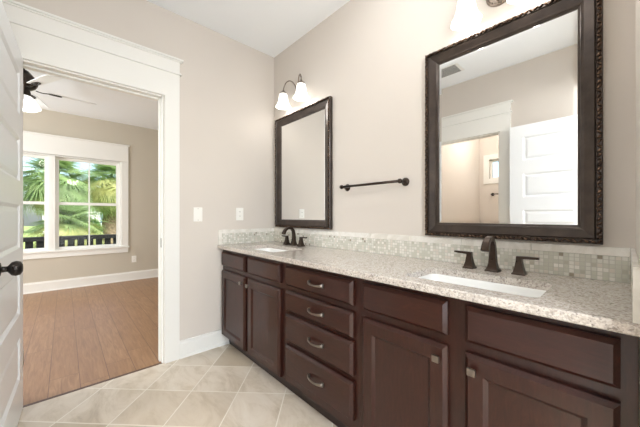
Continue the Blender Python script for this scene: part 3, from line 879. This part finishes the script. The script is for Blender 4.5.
def frond_mesh(seed, fan_n=30, L=.62, droop=.5, pet=.62):
    rnd = random.Random(seed); m = MB(); bm = m.bm; tilt = R(38)
    # petiole arcs out along +x from the origin
    pts = [Vector((pet * q, 0, .30 * pet * q * (1 - .45 * q))) for q in (0, .33, .66, 1)]
    m.tube(pts, [.014, .011, .008, .006], 5)
    tip = pts[-1]
    for i in range(fan_n):
        a = R(-150 + 300 * i / (fan_n - 1)) * .92 + rnd.uniform(-.06, .06)
        ll = L * (1 - .18 * abs(a / 1.7)) * rnd.uniform(.88, 1.05)
        ex = Vector((math.cos(tilt), 0, -math.sin(tilt))); ey = Vector((0, 1, 0))
        d = ex * math.cos(a) + ey * math.sin(a); s = ey * math.cos(a) - ex * math.sin(a)
        prev = None
        for j in range(5):
            q = j / 4; wd = .0135 * (1 - q) ** .7 * (.55 + 1.2 * min(q * 3, 1) * .5) + .0008
            p = tip + d * ll * q * (1 - .12 * q * q * droop) + Vector((0, 0, -.45 * droop * ll * q ** 2.2 * (1 + rnd.uniform(-.2, .3))))
            cur = (bm.verts.new(p - s * wd), bm.verts.new(p + Vector((0, 0, -.25 * wd))), bm.verts.new(p + s * wd))
            if prev:
                bm.faces.new((prev[0], prev[1], cur[1], cur[0])); bm.faces.new((prev[1], prev[2], cur[2], cur[1]))
            prev = cur
    me = bpy.data.meshes.new('frond'); bm.to_mesh(me); bm.free(); return me
FM = {}
for mt in ('frond1', 'frond2', 'frond3'):
    FM[mt] = [frond_mesh(s_, droop=dr) for s_, dr in ((1, .25), (2, .5), (3, .85))]
    for me in FM[mt]: me.materials.append(M[mt])
def palm(x, y, hc, sc, n, label, seed, mix):
    rnd = random.Random(seed)
    t = thing('palm_tree', (x, y, GZ), label, 'palm tree')
    m = MB(); N = 10
    m.tube([(x + .03 * math.sin(i), y, GZ + (hc - GZ) * i / N) for i in range(N + 1)], [.17 * sc * (1.12 if i % 2 else .95) for i in range(N + 1)], 12); m.link('trunk', 'bark', t)
    for i in range(n):
        q = (i + .5) / n
        el = 80 - 135 * q ** .9 + rnd.uniform(-8, 8); az = i * 137.5 + rnd.uniform(-12, 12)
        mt = mix[0] if q < .45 else (mix[1] if q < .85 else mix[2])
        k_ = 0 if q < .35 else (1 if q < .7 else 2)
        o = bpy.data.objects.new('frond', FM[mt][k_]); scene.collection.objects.link(o); o.parent = t
        s_ = .74 * sc * rnd.uniform(.85, 1.12)
        o.matrix_local = Matrix.Translation((0, 0, hc - GZ - .12 * sc * q)) @ Matrix.Rotation(R(az), 4, 'Z') @ Matrix.Rotation(-R(el), 4, 'Y') @ Matrix.Rotation(rnd.uniform(-.5, .5), 4, 'X') @ Matrix.Scale(s_, 4)
palm(-7.6, -3.35, 2.15, 1.2, 95, 'tall green fan palm left behind the window centre post', 1, ('frond1', 'frond1', 'frond3'))
palm(-8.6, -1.75, 2.05, 1.25, 95, 'tall green fan palm in the upper middle of the right window', 2, ('frond1', 'frond1', 'frond2'))
palm(-6.9, -1.45, .75, 1.1, 85, 'low yellow-green fan palm in the middle of the right window', 3, ('frond1', 'frond2', 'frond2'))
palm(-9.8, -.35, 2.15, 1.35, 95, 'green fan palm at the right side of the right window', 4, ('frond1', 'frond2', 'frond1'))
palm(-7.4, -3.0, .8, 1.0, 85, 'low brownish fan palm seen in the left window', 5, ('frond2', 'frond3', 'frond3'))
palm(-12, -4.2, 2.6, 1.6, 90, 'distant tall palm rising behind the left palm', 6, ('frond1', 'frond1', 'frond2'))
# neighbour's house
t = thing('house', (-36, 4, GZ), 'pale neighbouring house with a grey roof far across the lawn', 'house')
MB().box((-40, -3, GZ), (-33, 10, 2.2)).link('wall', 'housewall', t)
m = MB(); m.prism([(-3.5, 2.2), (10.5, 2.2), (8, 4.4), (-1, 4.4)], lambda u, v, w: Vector((w, u, v)), -40.5, -32.5); m.link('roof', 'roof', t)
for y in (-1.5, 1.0, 3.5, 6.0):
    f = MB().box((-33.03, y, .3), (-32.95, y + 1.1, 1.6)).link('window_frame', 'housewall', t)
    MB().box((-32.96, y + .1, .4), (-32.93, y + 1.0, 1.5)).link('pane', 'dkglass', f)
def shrub(x, y, z, r, h, label, seed, n=900):
    rnd = random.Random(seed)
    t = thing('shrub', (x, y, z), label, 'shrub')
    m = MB()
    for i in range(n):
        a = rnd.uniform(0, 2 * math.pi); el = math.acos(rnd.uniform(-.2, 1)); rr = r * rnd.uniform(.75, 1.05)
        p = Vector((x + rr * math.sin(el) * math.cos(a), y + rr * math.sin(el) * math.sin(a), z + h * .5 + h * .5 * math.cos(el) * rnd.uniform(.8, 1.1)))
        u = Vector((rnd.uniform(-1, 1), rnd.uniform(-1, 1), rnd.uniform(-1, 1))).normalized() * .09 * r; v = u.orthogonal().normalized() * .05 * r
        m.bm.faces.new([m.bm.verts.new(p - v), m.bm.verts.new(p + u * .8), m.bm.verts.new(p + v), m.bm.verts.new(p - u * .8)])
    m.link('foliage', 'shrub', t, normals=False)
    m = MB(); m.tube([(x, y, z), (x, y, z + h * .6)], [.06 * r, .03 * r], 8); m.link('stem', 'bark', t)
shrub(-15, 1.6, GZ, .9, 1.3, 'round green shrub on the lawn right of the palms', 11)
shrub(-18, -1.0, GZ, 1.1, 1.6, 'wide green shrub behind the low palm', 12)
shrub(1.28, -5.6, GZ, .7, 3.2, 'green bush outside the small shower room window', 13)
m = MB(); m.box((-3.7, -30, GZ - .2), (8, -4.8, GZ)); m.link('ground', 'grass', kind='structure')

GROUPS = {'sink_cabinet': 'two-door sink cabinets of the vanity', 'sink': 'undermount sinks in the countertop', 'faucet': 'bronze faucets on the countertop', 'framed_mirror': 'dark framed mirrors on the vanity wall',
          'vanity_light': 'two-shade lights above the mirrors', 'towel_bar': 'bronze towel bars', 'backsplash': 'mosaic backsplash runs', 'outlet': 'white wall outlets', 'palm_tree': 'palms outside the bedroom window',
          'shrub': 'shrubs outside', 'fill_lamp': 'flush fill lamps added out of frame'}
for o in scene.objects:
    if o.parent is None and 'category' in o and o.name.split('.')[0] in GROUPS:
        o['group'] = GROUPS[o.name.split('.')[0]]
